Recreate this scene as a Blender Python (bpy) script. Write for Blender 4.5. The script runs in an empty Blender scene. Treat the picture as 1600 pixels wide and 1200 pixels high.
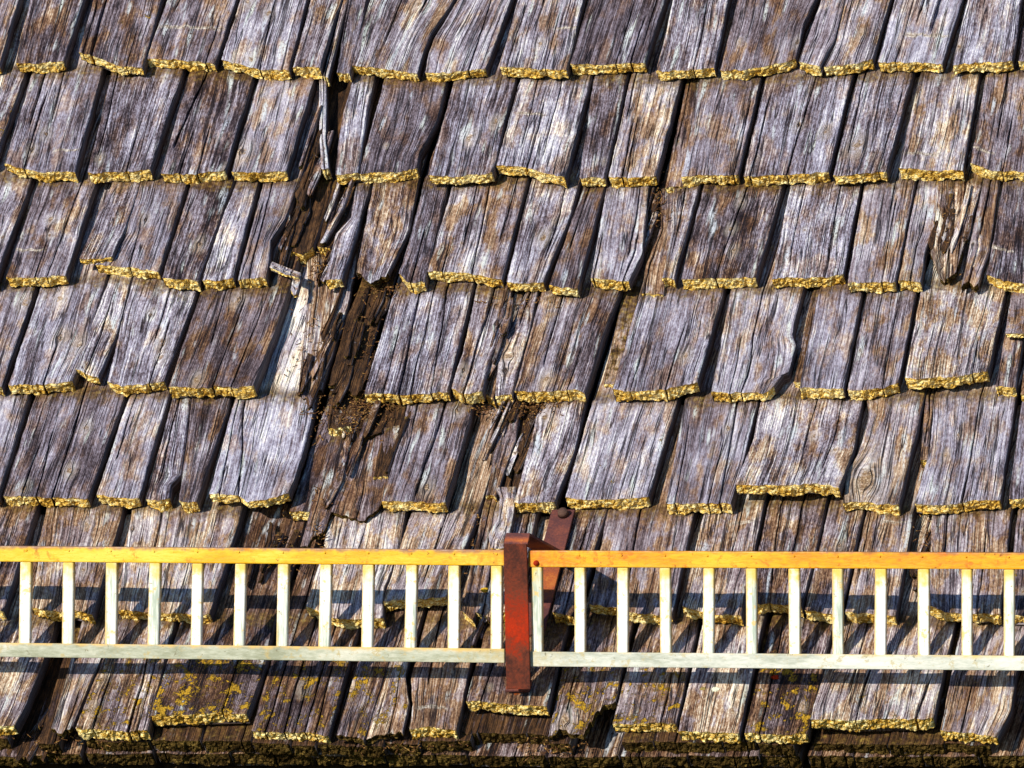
import bpy, bmesh, math
import numpy as np
from mathutils import Vector

# ------------------------------------------------------------------ camera, sky, sun, exposure
C = bpy.data.collections.new("scene"); bpy.context.scene.collection.children.link(C)
SC = bpy.context.scene
THETA = math.radians(16.4)          # the camera looks a little to the left of square-on
DIST, FPX = 9.6, 8000.0
PITCH = math.radians(45.0)          # slope of the roof
X0 = np.array([0.0, 0.0, 6.0])      # point of the roof in the middle of the picture
FWD = np.array([-math.sin(THETA), math.cos(THETA), 0.0])
RGT = np.array([math.cos(THETA), math.sin(THETA), 0.0])
UPV = np.array([0.0, 0.0, 1.0])
CAM = X0 - DIST * FWD
cd = bpy.data.cameras.new("camera"); cam = bpy.data.objects.new("camera", cd); C.objects.link(cam)
cam.location = CAM; cam.rotation_euler = (math.radians(90), 0, THETA)
cd.sensor_width = 36; cd.lens = 36 * FPX / 1600; cd.clip_end = 2000; cd.clip_start = .1
SC.camera = cam

SUN = Vector((0.43, 1.0, -0.41)).normalized()      # direction the light travels
w = bpy.data.worlds.new("World"); SC.world = w; w.use_nodes = True
nt = w.node_tree; bg = nt.nodes["Background"]; sky = nt.nodes.new("ShaderNodeTexSky")
sky.sky_type = 'NISHITA'; sky.sun_disc = False; sky.ozone_density = 7.0; sky.dust_density = 0.3; sky.air_density = 1.3
sky.sun_elevation = math.asin(-SUN.z)
sky.sun_rotation = math.atan2(-SUN.x, -SUN.y)
nt.links.new(sky.outputs[0], bg.inputs[0]); bg.inputs[1].default_value = 0.13
sl = bpy.data.lights.new("sun", 'SUN'); sl.energy = 5.0; sl.angle = math.radians(.5); sl.color = (1.0, .93, .80)
so = bpy.data.objects.new("sun", sl); C.objects.link(so)
so.rotation_euler = SUN.to_track_quat('-Z', 'Y').to_euler(); so.location = (-3, -8, 12)
SC.view_settings.view_transform = 'Standard'; SC.view_settings.look = 'None'
SC.view_settings.gamma = 1; SC.view_settings.exposure = 0.12; SC.view_settings.use_curve_mapping = False

# ------------------------------------------------------------------ helpers
N = np.array([0.0, -math.sin(PITCH), math.cos(PITCH)])   # roof normal
U = np.array([0.0, math.cos(PITCH), math.sin(PITCH)])    # up the slope
def ray(px, py):
    px = np.asarray(px, float); py = np.asarray(py, float)
    return FWD + ((px - 800) / FPX)[..., None] * RGT + ((600 - py) / FPX)[..., None] * UPV
def on_roof(px, py, wm):
    """point of the surface lying wm metres above the roof plane"""
    d = ray(px, py); k = (np.asarray(wm, float) - (CAM - X0) @ N) / (d @ N)
    return CAM + k[..., None] * d
GY = -0.625                                                # vertical plane of the snow guard
def on_guard(px, py, y=GY):
    d = ray(px, py); k = (y - CAM[1]) / d[..., 1]
    return CAM + k[..., None] * d

class Noise1:
    def __init__(s, rng, n=64): s.v = rng.uniform(-1, 1, n); s.n = n
    def __call__(s, x):
        x = np.asarray(x, float); i = np.floor(x).astype(int); f = x - i; f = f * f * (3 - 2 * f)
        return s.v[i % s.n] * (1 - f) + s.v[(i + 1) % s.n] * f
class Noise2:
    def __init__(s, rng, n=64): s.v = rng.uniform(-1, 1, (n, n)); s.n = n
    def __call__(s, x, y):
        x, y = np.broadcast_arrays(np.asarray(x, float), np.asarray(y, float))
        i = np.floor(x).astype(int); j = np.floor(y).astype(int); f = x - i; g = y - j
        f = f * f * (3 - 2 * f); g = g * g * (3 - 2 * g); n = s.n; v = s.v
        return ((v[i % n, j % n] * (1 - f) + v[(i + 1) % n, j % n] * f) * (1 - g)
                + (v[i % n, (j + 1) % n] * (1 - f) + v[(i + 1) % n, (j + 1) % n] * f) * g)

def tag(o, label=None, cat=None, group=None, kind=None):
    if label: o['label'] = label
    if cat: o['category'] = cat
    if group: o['group'] = group
    if kind: o['kind'] = kind
    return o
def empty(name, loc):
    o = bpy.data.objects.new(name, None); o.location = loc; C.objects.link(o); o.empty_display_size = .1
    return o
def link(name, me, parent=None):
    o = bpy.data.objects.new(name, me); C.objects.link(o)
    if parent is not None:
        o.parent = parent; o.location = -Vector(parent_world(parent))
    return o
def parent_world(p):
    v = Vector(p.location)
    while p.parent: p = p.parent; v = v + Vector(p.location)
    return v

# ------------------------------------------------------------------ materials
class Mat:
    def __init__(s, name, rough=.8, spec=.2):
        s.m = bpy.data.materials.new(name); s.m.use_nodes = True; s.nt = s.m.node_tree
        s.b = s.nt.nodes["Principled BSDF"]; s.b.inputs["Roughness"].default_value = rough
        s.b.inputs["Specular IOR Level"].default_value = spec
    def node(s, t, ins=None, **kw):
        n = s.nt.nodes.new(t)
        for k, v in kw.items(): setattr(n, k, v)
        for k, v in (ins or {}).items(): s.put(n.inputs[k], v)
        return n
    def put(s, sock, v):
        if isinstance(v, bpy.types.NodeSocket): s.nt.links.new(v, sock)
        else: sock.default_value = v
    def f(s, op, a, b=0.0, c=0.0, clamp=False):
        n = s.node("ShaderNodeMath", operation=op, use_clamp=clamp)
        s.put(n.inputs[0], a)
        if op not in ('SQRT', 'ABSOLUTE', 'FRACT', 'SINE'): s.put(n.inputs[1], b)
        if op in ('MULTIPLY_ADD', 'SMOOTH_MIN'): s.put(n.inputs[2], c)
        return n.outputs[0]
    def add(s, a, b): return s.f('ADD', a, b)
    def sub(s, a, b): return s.f('SUBTRACT', a, b)
    def mul(s, a, b): return s.f('MULTIPLY', a, b)
    def vec(s, x, y, z=0.0):
        n = s.node("ShaderNodeCombineXYZ"); s.put(n.inputs[0], x); s.put(n.inputs[1], y); s.put(n.inputs[2], z); return n.outputs[0]
    def sep(s, v):
        n = s.node("ShaderNodeSeparateXYZ"); s.put(n.inputs[0], v); return n.outputs
    def noise(s, v, scale=1.0, detail=2.0, rough=.5, dist=0.0):
        n = s.node("ShaderNodeTexNoise", {"Vector": v, "Scale": scale, "Detail": detail, "Roughness": rough, "Distortion": dist})
        return n.outputs["Fac"]
    def voro(s, v, scale=1.0, feature='F1', out="Distance"):
        n = s.node("ShaderNodeTexVoronoi", {"Vector": v, "Scale": scale}, feature=feature); return n.outputs[out]
    def step(s, v, lo, hi, a=0.0, b=1.0):
        n = s.node("ShaderNodeMapRange", {"Value": v, "From Min": lo, "From Max": hi, "To Min": a, "To Max": b}, interpolation_type='SMOOTHSTEP')
        return n.outputs[0]
    def ramp(s, v, stops):
        n = s.node("ShaderNodeValToRGB", {"Fac": v}); cr = n.color_ramp
        while len(cr.elements) < len(stops): cr.elements.new(.5)
        for e, (p, c) in zip(cr.elements, stops): e.position = p; e.color = (*c, 1)
        return n.outputs[0]
    def mix(s, fac, a, b, mode='MIX'):
        n = s.node("ShaderNodeMix", data_type='RGBA', blend_type=mode)
        s.put(n.inputs[0], fac)
        for k, v in ((6, a), (7, b)):
            s.put(n.inputs[k], v if isinstance(v, bpy.types.NodeSocket) else (*v, 1))
        return n.outputs[2]
    def attr(s, name, typ='OBJECT', out="Fac"):
        return s.node("ShaderNodeAttribute", attribute_name=name, attribute_type=typ).outputs[out]
    def bump(s, h, dist, strength=1.0):
        n = s.node("ShaderNodeBump", {"Height": h, "Distance": dist, "Strength": strength}); s.put(s.b.inputs["Normal"], n.outputs[0])
    def col(s, c): s.put(s.b.inputs["Base Color"], c if isinstance(c, bpy.types.NodeSocket) else (*c, 1))
    def rgh(s, r): s.put(s.b.inputs["Roughness"], r)

def wood_material():
    M = Mat("weathered_wood", .75, .25)
    uv = M.sep(M.node("ShaderNodeUVMap", uv_map="grain").outputs[0]); u, v = uv[0], uv[1]
    st = M.sep(M.node("ShaderNodeUVMap", uv_map="place").outputs[0]); t = st[1]
    seed = M.attr("seed"); tone = M.attr("tone"); pale = M.attr("pale"); rot = M.attr("rot"); lich = M.attr("lichen"); moss = M.attr("moss")
    flat = M.vec(u, v, seed)
    # grain runs round the knots like water round a stone
    wob = M.mul(M.sub(M.noise(M.vec(M.mul(u, 9.0), M.mul(v, 5.0), seed), 1, 2), .5), .013)
    psi = M.add(u, wob)
    knots = None; halo = None
    for nm in ("knot_a", "knot_b", "knot_c"):
        k = M.sep(M.attr(nm, out="Vector"))
        du = M.sub(u, k[0]); dv = M.mul(M.sub(v, k[1]), .55); r2 = M.mul(k[2], k[2])
        d2 = M.add(M.mul(du, du), M.mul(dv, dv))
        psi = M.sub(psi, M.f('DIVIDE', M.mul(M.mul(du, r2), .55), M.add(d2, M.mul(r2, .45))))
        q = M.f('SQRT', M.f('DIVIDE', d2, M.add(r2, 1e-9)))
        q = M.add(q, M.mul(M.sub(M.noise(M.vec(M.mul(u, 130.0), M.mul(v, 130.0), seed), 1, 3), .5), 1.7))
        core = M.step(q, .25, .75, 1.0, 0.0); ring = M.step(q, .9, 2.6, 1.0, 0.0)
        knots = core if knots is None else M.f('MAXIMUM', knots, core)
        halo = ring if halo is None else M.f('MAXIMUM', halo, ring)
    g_fine = M.noise(M.vec(M.mul(psi, 520.0), M.mul(v, 11.0), seed), 1, 3, .65)
    g_mid = M.noise(M.vec(M.mul(psi, 230.0), M.mul(v, 4.5), M.add(seed, 7.0)), 1, 3, .65)
    g_wide = M.noise(M.vec(M.mul(psi, 42.0), M.mul(v, 2.6), M.add(seed, 13.0)), 1, 2, .5)
    blotch = M.noise(M.vec(M.mul(u, 22.0), M.mul(v, 11.0), M.add(seed, 3.0)), 1, 4, .6)
    speck = M.noise(M.vec(M.mul(psi, 330.0), M.mul(v, 120.0), seed), 1, 3, .7)
    h = M.add(M.add(M.mul(g_fine, .46), M.mul(g_mid, .40)), M.mul(g_wide, .14))
    big = M.noise(M.vec(M.mul(u, 13.0), M.mul(v, 5.0), M.add(seed, 53.0)), 1, 3, .6)
    key = M.add(M.add(M.add(.5, M.mul(M.sub(h, .5), .92)), M.mul(M.sub(blotch, .5), .34)), M.add(M.mul(M.sub(speck, .5), .40), M.mul(M.sub(big, .5), .20)))
    key = M.add(.5, M.mul(M.sub(key, .5), M.attr('crisp')))
    key = M.add(key, M.mul(M.sub(M.add(pale, M.mul(M.step(t, .92, 1.12), M.attr('pale_top'))), .62), .18))
    grey = M.ramp(key, [(.31, (.008, .004, .009)), (.40, (.050, .034, .040)), (.47, (.190, .155, .190)),
                        (.53, (.335, .310, .395)), (.60, (.60, .575, .66)), (.68, (.97, .94, .88))])
    brown = M.ramp(key, [(.31, (.008, .003, .002)), (.41, (.070, .030, .016)), (.48, (.22, .115, .060)),
                         (.555, (.46, .30, .19)), (.655, (.98, .86, .66))])
    bmask = M.step(M.noise(M.vec(M.mul(u, 30.0), M.mul(v, 12.0), M.add(seed, 23.0)), 1, 4, .65), M.add(.44, M.mul(M.sub(.5, tone), .05)), .64)
    bmask = M.f('ADD', M.mul(bmask, M.add(.55, tone)), M.mul(M.sub(M.add(tone, M.step(t, .98, 1.1)), M.mul(M.attr('pale_top'), 2.0)), .45), clamp=True)
    col = M.mix(bmask, grey, brown)
    # bleached streaks: cream, pale green and pale blue
    s1 = M.noise(M.vec(M.mul(psi, 62.0), M.mul(v, 9.0), M.add(seed, 31.0)), 1, 2, .5)
    smask = M.mul(M.step(s1, .60, .74), M.step(speck, .36, .50))
    scol = M.mix(M.noise(M.vec(M.mul(u, 40.0), M.mul(v, 10.0), seed), 1, 1), (.66, .70, .52), (.62, .66, .84))
    col = M.mix(M.mul(smask, .85), col, scol)
    # knots
    col = M.mix(M.mul(halo, .30), col, M.mix(speck, (.30, .22, .15), (.85, .78, .68)))
    kn = M.ramp(M.noise(M.vec(M.mul(u, 300.0), M.mul(v, 300.0), seed), 1, 3), [(.35, (.05, .02, .008)), (.55, (.26, .15, .06)), (.75, (.75, .66, .50))])
    col = M.mix(M.mul(knots, .8), col, kn)
    # torn cross-grain scar left by a branch
    sc = M.sep(M.attr("scar", out="Vector")); du = M.sub(u, sc[0])
    dv = M.add(M.sub(v, sc[1]), M.mul(M.sub(M.noise(M.vec(M.mul(u, 90.0), M.mul(v, 60.0), seed), 1, 3), .5), .020))
    sw = M.mul(M.step(M.f('ABSOLUTE', dv), .001, .0065, 1.0, 0.0), M.step(M.f('DIVIDE', M.f('ABSOLUTE', du), sc[2]), .6, 1.1, 1.0, 0.0))
    col = M.mix(M.mul(sw, .85), col, M.ramp(M.add(M.mul(speck, .6), M.mul(M.noise(M.vec(M.mul(u, 60.0), M.mul(v, 500.0), seed), 1, 3), .4)), [(.36, (.05, .028, .015)), (.50, (.45, .36, .27)), (.62, (.92, .86, .76))]))
    # dark checks along the grain
    ck = M.f('ABSOLUTE', M.sub(M.noise(M.vec(M.mul(psi, 70.0), M.mul(v, 1.6), M.add(seed, 41.0)), 1, 2, .5), .5))
    ck2 = M.f('ABSOLUTE', M.sub(M.noise(M.vec(M.mul(psi, 170.0), M.mul(v, 2.4), M.add(seed, 43.0)), 1, 2, .5), .5))
    check = M.f('MAXIMUM', M.mul(M.step(ck2, .0, .030, 1.0, 0.0), M.step(M.noise(M.vec(M.mul(psi, 50.0), M.mul(v, 9.0), M.add(seed, 49.0)), 1, 1), .45, .60)), M.step(ck, .0, .018, 1.0, 0.0))
    check = M.mul(check, 1.0)
    check_big = M.mul(M.step(ck, .0, .016, 1.0, 0.0), M.step(M.noise(M.vec(M.mul(psi, 20.0), M.mul(v, 6.0), M.add(seed, 47.0)), 1, 1), .46, .56))
    col = M.mix(M.mul(check, .92), col, (.012, .007, .010))
    # rot: dark crumbling brown with golden crumbs
    rn = M.noise(M.vec(M.mul(u, 60.0), M.mul(v, 24.0), M.add(seed, 5.0)), 1, 4, .7)
    rcol = M.ramp(M.add(M.add(M.mul(rn, .30), M.mul(g_mid, .35)), M.add(M.mul(g_fine, .2), M.mul(speck, .15))), [(.40, (.006, .003, .002)), (.48, (.035, .016, .007)), (.56, (.12, .055, .020)), (.63, (.27, .15, .07)), (.71, (.62, .50, .34))])
    rot = M.add(rot, M.mul(M.step(t, .85, 1.1), M.attr('rot_top')))
    rmask = M.step(M.add(rn, M.mul(M.sub(rot, .5), .9)), .42, .62)
    rmask = M.mul(rmask, M.step(rot, .02, .1))
    col = M.mix(rmask, col, rcol)
    # brown-olive growth in the damp strip under the course above
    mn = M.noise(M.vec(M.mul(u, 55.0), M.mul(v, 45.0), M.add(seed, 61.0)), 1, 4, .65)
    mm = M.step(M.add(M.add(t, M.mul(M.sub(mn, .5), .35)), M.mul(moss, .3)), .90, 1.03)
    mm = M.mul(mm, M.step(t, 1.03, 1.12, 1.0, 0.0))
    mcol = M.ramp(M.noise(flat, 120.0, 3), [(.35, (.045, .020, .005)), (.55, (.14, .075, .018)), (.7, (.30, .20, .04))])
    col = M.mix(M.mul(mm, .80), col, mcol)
    mall = M.mul(M.step(mn, .40, .62), M.step(moss, .5, 1.0))
    col = M.mix(mall, col, mcol)
    # yellow lichen
    ln = M.noise(M.vec(M.mul(u, 42.0), M.mul(v, 34.0), M.add(seed, 71.0)), 1, 5, .72)
    lm = M.mul(M.step(M.add(M.add(ln, M.mul(M.sub(speck, .5), .22)), M.mul(lich, .27)), .73, .80), M.mul(M.step(lich, .02, .1), M.step(t, .55, .8, 1.0, 0.0)))
    lcol = M.mix(M.noise(flat, 300.0, 2), (.22, .10, .006), (.78, .47, .03))
    col = M.mix(lm, col, lcol)
    M.col(col)
    hh = M.sub(M.add(M.mul(g_fine, .5), M.add(g_mid, M.mul(speck, .35))), M.add(M.mul(check, .9), M.mul(lm, -1.6)))
    M.bump(hh, .0045, 1.0)
    return M.m

def butt_material(name, dark=0.0):
    """crumbling golden crust on the end grain of the shingles"""
    M = Mat(name, .9, .05)
    p = M.node("ShaderNodeNewGeometry").outputs["Position"]
    p = M.node("ShaderNodeVectorMath", {0: p, 1: (1.0, 1.6, 1.6)}, operation='MULTIPLY').outputs[0]
    M.put(p.node.inputs[1], (.75, 1.5, 1.5))
    warp = M.node("ShaderNodeTexNoise", {"Vector": p, "Scale": 60.0, "Detail": 2.0}).outputs["Color"]
    p2 = M.node("ShaderNodeVectorMath", {0: warp, 1: (.02, .02, .02), 2: p}, operation='MULTIPLY_ADD').outputs[0]
    cell = M.voro(p2, 120.0, 'DISTANCE_TO_EDGE'); c2 = M.voro(p2, 120.0, 'F1', "Color")
    n1 = M.noise(p2, 160.0, 4, .65); n2 = M.noise(p2, 22.0, 3)
    key = M.add(M.add(M.mul(n1, .72), M.mul(M.sep(c2)[0], .08)), M.mul(n2, .42))
    if dark:
        c = M.ramp(key, [(.42, (.008, .004, .001)), (.55, (.045, .026, .007)), (.68, (.11, .07, .018)), (.80, (.30, .20, .05))])
    else:
        c = M.ramp(key, [(.38, (.035, .013, .002)), (.455, (.22, .100, .012)), (.525, (.56, .315, .040)), (.60, (.88, .58, .13)), (.70, (1.0, .88, .45))])
    edge = M.step(cell, .0, .07, 1.0, 0.0)
    c = M.mix(M.mul(edge, .75), c, (.10, .042, .006) if not dark else (.006, .003, .001))
    M.col(c); M.bump(M.add(M.mul(n1, .6), M.mul(M.step(cell, .0, .22), .5)), .004, .6)
    return M.m

def side_material():
    M = Mat("side_wood", .85, .15)
    uv = M.sep(M.node("ShaderNodeUVMap", uv_map="grain").outputs[0])
    n = M.noise(M.vec(M.mul(uv[0], 300.0), M.mul(uv[1], 12.0), M.attr("seed")), 1, 3)
    M.col(M.ramp(n, [(.35, (.05, .035, .03)), (.55, (.18, .15, .16)), (.75, (.36, .32, .34))])); M.bump(n, .003)
    return M.m

def deck_material():
    M = Mat("old_deck_wood", .9, .1)
    p = M.node("ShaderNodeNewGeometry").outputs["Position"]
    M.col(M.ramp(M.noise(p, 40.0, 4), [(.35, (.012, .007, .004)), (.65, (.06, .038, .02))])); return M.m

def paint_material(name, stops, top, stain, rough=.42, bottom=None, stretch=(.25, 1, 1), edge=.0):
    M = Mat(name, rough, .25)
    p = M.node("ShaderNodeTexCoord").outputs["Object"]
    z = M.sep(M.node("ShaderNodeUVMap", uv_map="place").outputs[0])
    ps = M.node("ShaderNodeVectorMath", {0: p, 1: stretch}, operation='MULTIPLY').outputs[0]
    big = M.noise(ps, 26.0, 4, .6); fine = M.noise(ps, 260.0, 3, .65)
    c = M.ramp(M.add(M.mul(big, .62), M.mul(fine, .38)), stops)
    tn = M.add(z[1], M.mul(M.sub(M.noise(p, 60.0, 3), .5), .5))
    c = M.mix(M.step(tn, .72, 1.02), c, top)
    if bottom: c = M.mix(M.step(tn, .28, -.05), c, bottom)
    ed = M.f('ABSOLUTE', M.sub(z[0], .5))
    c = M.mix(M.mul(M.step(M.add(ed, M.mul(M.sub(M.noise(p, 120.0, 3), .5), .25)), .40 - edge, .55 - edge), .75), c, stain)
    sp = M.step(M.noise(p, 55.0, 5, .75), .565, .64)
    c = M.mix(M.mul(sp, .75), c, stain)
    dk = M.step(M.noise(p, 95.0, 5, .75), .62, .68)
    c = M.mix(M.mul(dk, .8), c, tuple(x * .3 for x in stain))
    M.col(c); M.rgh(M.step(fine, .3, .7, rough - .1, rough + .2)); M.bump(fine, .0008, .6)
    return M.m

def rust_material(name, stops):
    M = Mat(name, .75, .12)
    p = M.node("ShaderNodeTexCoord").outputs["Object"]
    z = M.sep(M.node("ShaderNodeUVMap", uv_map="place").outputs[0])
    n = M.noise(p, 22.0, 5, .65); f = M.noise(p, 240.0, 4, .7)
    patch = M.mul(M.step(M.add(z[1], M.mul(M.sub(n, .5), .5)), .1, .45), M.step(M.add(z[1], M.mul(M.sub(n, .5), .4)), .80, .45))
    key = M.add(M.add(M.mul(n, .45), M.mul(f, .35)), M.mul(patch, .22))
    M.col(M.ramp(key, stops)); M.bump(f, .0012, .7); return M.m

WOOD = wood_material(); BUTT = butt_material("golden_end_grain"); EAVE = butt_material("dark_end_grain", 1.0); SIDE = side_material(); DECK = deck_material()

# ------------------------------------------------------------------ the shingle builder
EXP_M = 0.285                                 # visible length of a shingle on the slope, metres
def poly(pts, s, axis=None):
    pts = np.asarray(pts, float)
    d = np.abs(np.diff(pts[:, axis])) if axis is not None else np.hypot(*np.diff(pts, axis=0).T)
    k = np.concatenate([[0], np.cumsum(d)]); k = k / max(k[-1], 1e-9)
    return np.stack([np.interp(s, k, pts[:, 0]), np.interp(s, k, pts[:, 1])], -1)

def shingle_arrays(TL, TR, bottom, left=(), right=(), cracks=(), wb=.028, wt=0.0, lift=0.0, thick=.026, hidden=1.0,
                   seed=0, coarse=False, rag=1.2, cup=0.0, tilt=0.0):
    rng = np.random.default_rng(seed + 17)
    BL, BR = bottom[0], bottom[-1]
    Lp = [BL] + list(reversed(left)) + [TL]; Rp = [BR] + list(reversed(right)) + [TR]
    wpx = max(8.0, abs(BR[0] - BL[0]), abs(TR[0] - TL[0]))
    step = 40.0 if coarse else 2.6
    # columns: regular lines that follow the cracks, three per crack
    cr = sorted(cracks, key=lambda c: c[0] + c[1])
    cr = [(c[0], c[1], c[2], c[3], c[4] * 1.25) for c in cr]
    ctr = [(0.0, 0.0, None)] + [(c[0], c[1], c) for c in cr] + [(1.0, 1.0, None)]
    tv = np.linspace(0, 1, 3 if coarse else 60)
    if not coarse: tv = np.concatenate([[0, .006], tv[1:]])
    th = 1 + hidden * np.linspace(0, 1, 3 if coarse else 7)[1:] if hidden > 0 else np.array([])
    T = np.concatenate([tv, th])
    cols = []; kinds = []; depths = []
    n1 = [Noise1(rng) for _ in range(10)]
    def line(c):
        if c[2] is None: return np.full_like(T, c[0])
        k = n1[0]; m = .9 / wpx * 3.0
        return np.clip(c[0] * np.clip(T, 0, 1) + c[1] * (1 - np.clip(T, 0, 1)) + m * .8 * k(T * 3 + c[0] * 31) * .75 + m * .12 * k(T * 15 + c[1] * 17), .01, .99)
    lines = [line(c) for c in ctr]
    for i in range(len(ctr)):
        c = ctr[i][2]
        if i > 0:
            a, b = lines[i - 1], lines[i]
            wa = 0 if ctr[i - 1][2] is None else ctr[i - 1][2][4] / wpx / 2
            wb_ = 0 if c is None else c[4] / wpx / 2
            n = max(2, int(round(np.mean(np.abs(b - a)) * wpx / step)) + 1)
            a2 = a + wa; b2 = np.maximum(b - wb_, a2 + .001)
            for q in np.linspace(0, 1, n + 1):
                if i > 1 and q == 0: continue
                if c is not None and q == 1: continue
                cols.append(a2 + (b2 - a2) * q); kinds.append(0); depths.append(0 * T)
        if c is not None:
            win = np.clip((T - c[2]) / .05 + 1 if c[2] > .01 else np.ones_like(T), 0, 1) * np.clip((c[3] - T) / .08 + 1 if c[3] < .99 else np.ones_like(T), 0, 1)
            hw = c[4] / wpx / 2 * (.25 + .75 * win) * (1 + .35 * n1[1](T * 14 + c[0] * 50))
            for sgn in (-1, 0, 1):
                cols.append(lines[i] + sgn * hw); kinds.append(sgn if sgn else 2); depths.append(win * (1.0 if sgn == 0 else .04))
    S = np.clip(np.array(cols).T, 0, 1); Dp = np.array(depths).T        # rows = T, cols = S
    nr, nc = S.shape; TT = np.repeat(T[:, None], nc, 1); tc = np.clip(TT, 0, 1)
    B = poly(bottom, S); Tp = poly([TL, TR], S)
    if not coarse:
        jit = n1[2](S * wpx / 9) * rag + n1[3](S * wpx / 3.5) * rag * .6 + n1[4](S * wpx / 30) * rag * .9
        B[..., 1] += jit
    Lc = poly(Lp, tc, 1) if Lp[0][1] != Lp[-1][1] else poly(Lp, tc)
    Rc = poly(Rp, tc, 1)
    if not coarse:
        Lc[..., 0] += (n1[5](TT * 7) * .6 + n1[6](TT * 33) * .35) * np.minimum(1, wpx / 30); Rc[..., 0] += (n1[7](TT * 7) * .6 + n1[8](TT * 33) * .4) * np.minimum(1, wpx / 30)
    s = S[..., None]; t = tc[..., None]
    BLa, BRa, TLa, TRa = map(np.array, (BL, BR, TL, TR))
    pw = 2.6 if wpx > 38 else 1.0          # side outlines bend only the wood next to them, the grain inside stays straight
    P = (1 - t) * B + t * Tp + (1 - s) ** pw * (Lc - (1 - t) * BLa - t * TLa) + s ** pw * (Rc - (1 - t) * BRa - t * TRa)
    ext = np.array([52.0, -168.0])
    P = P + np.maximum(TT - 1, 0)[..., None] * ext
    W = wb * (1 - tc) + wt * tc - .028 * np.maximum(TT - 1, 0)
    W = W + lift * (1 - tc) ** 2 + cup * ((S - .5) ** 2) * 4 * (1 - tc * .6) + tilt * (S - .5) * (1 - tc)
    if not coarse:
        n2 = Noise2(rng)
        sx = S * wpx
        W = W + .0016 * n2(sx / 24, TT * 4) + .0011 * n2(sx / 7 + 9, TT * 5) + .0007 * n2(sx / 2.6 + 30, TT * 9)
        e = np.minimum(S, 1 - S) * wpx
        W = W - .0022 * np.clip(1 - e / 2.5, 0, 1) - .0015 * (TT < .003)
    W = W - Dp * min(.016, thick * .75)
    V = on_roof(P[..., 0], P[..., 1], W)
    # thickness of the slab, and the crust of the butt
    thv = thick * (1 + (0 if coarse else .16) * n1[9](S[0] * wpx / 22))
    if wb < .012: pass
    nk = 1 if coarse else 5
    verts = [V.reshape(-1, 3)]; faces = []; mats = []; smooth = []; uvs = []; pls = []
    idx = np.arange(nr * nc).reshape(nr, nc)
    width_m = wpx * .0012
    def uvf(i): return (S.flat[i] * width_m, TT.flat[i] * EXP_M)
    UVg = np.stack([S * width_m, TT * EXP_M], -1).reshape(-1, 2); UVp = np.stack([S, TT], -1).reshape(-1, 2)
    for r in range(nr - 1):
        for c in range(nc - 1):
            faces.append((idx[r, c], idx[r, c + 1], idx[r + 1, c + 1], idx[r + 1, c]))
            mats.append(0); smooth.append(not (kinds[c] == 2 or kinds[c + 1] == 2))
    base = nr * nc
    # butt rows
    prev = idx[0]; top = V[0]
    rn = Noise2(rng)
    allUVg = [UVg]; allUVp = [UVp]
    for k in range(1, nk + 1):
        q = k / nk
        pt = top - N * (thv * q)[:, None]
        if not coarse:
            j = .0030 * rn(S[0] * wpx / 3.2, k * 1.7) + .0018 * rn(S[0] * wpx / 9 + 20, k * .8) - .0025 * q
            pt = pt - U * j[:, None] + N * (.0012 * rn(S[0] * wpx / 4 + 40, k * 2.3))[:, None]
        ids = base + np.arange(nc); base += nc
        verts.append(pt); allUVg.append(np.stack([S[0] * width_m, -thv * q], -1)); allUVp.append(np.stack([S[0], 0 * S[0] - q * .1], -1))
        for c in range(nc - 1):
            faces.append((ids[c], ids[c + 1], prev[c + 1], prev[c])); mats.append(1); smooth.append(False)
        prev = ids
    # sides, back and underside
    brow = prev
    side_ids = {}
    for name, c in (("l", 0), ("r", nc - 1)):
        ids = [brow[c]]
        pts = V[1:, c] - N * thick * .95
        new = base + np.arange(nr - 1); base += nr - 1
        verts.append(pts); allUVg.append(np.stack([np.full(nr - 1, thick), T[1:] * EXP_M], -1)); allUVp.append(np.stack([np.full(nr - 1, float(name == "r")), T[1:]], -1))
        ids += list(new)
        for r in range(nr - 1):
            a, b = idx[r, c], idx[r + 1, c]
            f = (ids[r], a, b, ids[r + 1]) if name == "l" else (a, ids[r], ids[r + 1], b)
            faces.append(f); mats.append(2); smooth.append(True)
        side_ids[name] = ids
    l, r_ = side_ids["l"], side_ids["r"]
    under = list(brow) + r_[1:] + list(reversed(l[1:]))
    faces.append(tuple(int(x) for x in under[::-1])[::1]); mats.append(2); smooth.append(False)
    back = [l[-1], r_[-1]] + [idx[nr - 1, c] for c in range(nc - 1, -1, -1)]
    faces.append(tuple(int(x) for x in back)); mats.append(2); smooth.append(False)
    return np.concatenate(verts), faces, mats, smooth, np.concatenate(allUVg), np.concatenate(allUVp), P

def build_mesh(name, A, mats):
    V, F, Mi, Sm, g, p = A[:6]
    me = bpy.data.meshes.new(name)
    me.from_pydata(V.tolist(), [], [tuple(int(i) for i in f) for f in F])
    me.polygons.foreach_set("material_index", Mi); me.polygons.foreach_set("use_smooth", Sm)
    li = np.empty(len(me.loops), int); me.loops.foreach_get("vertex_index", li)
    for nm, arr in (("grain", g), ("place", p)):
        l = me.uv_layers.new(name=nm); l.data.foreach_set("uv", arr[li].astype(np.float32).ravel())
    for m in mats: me.materials.append(m)
    me.validate(); return me

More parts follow.
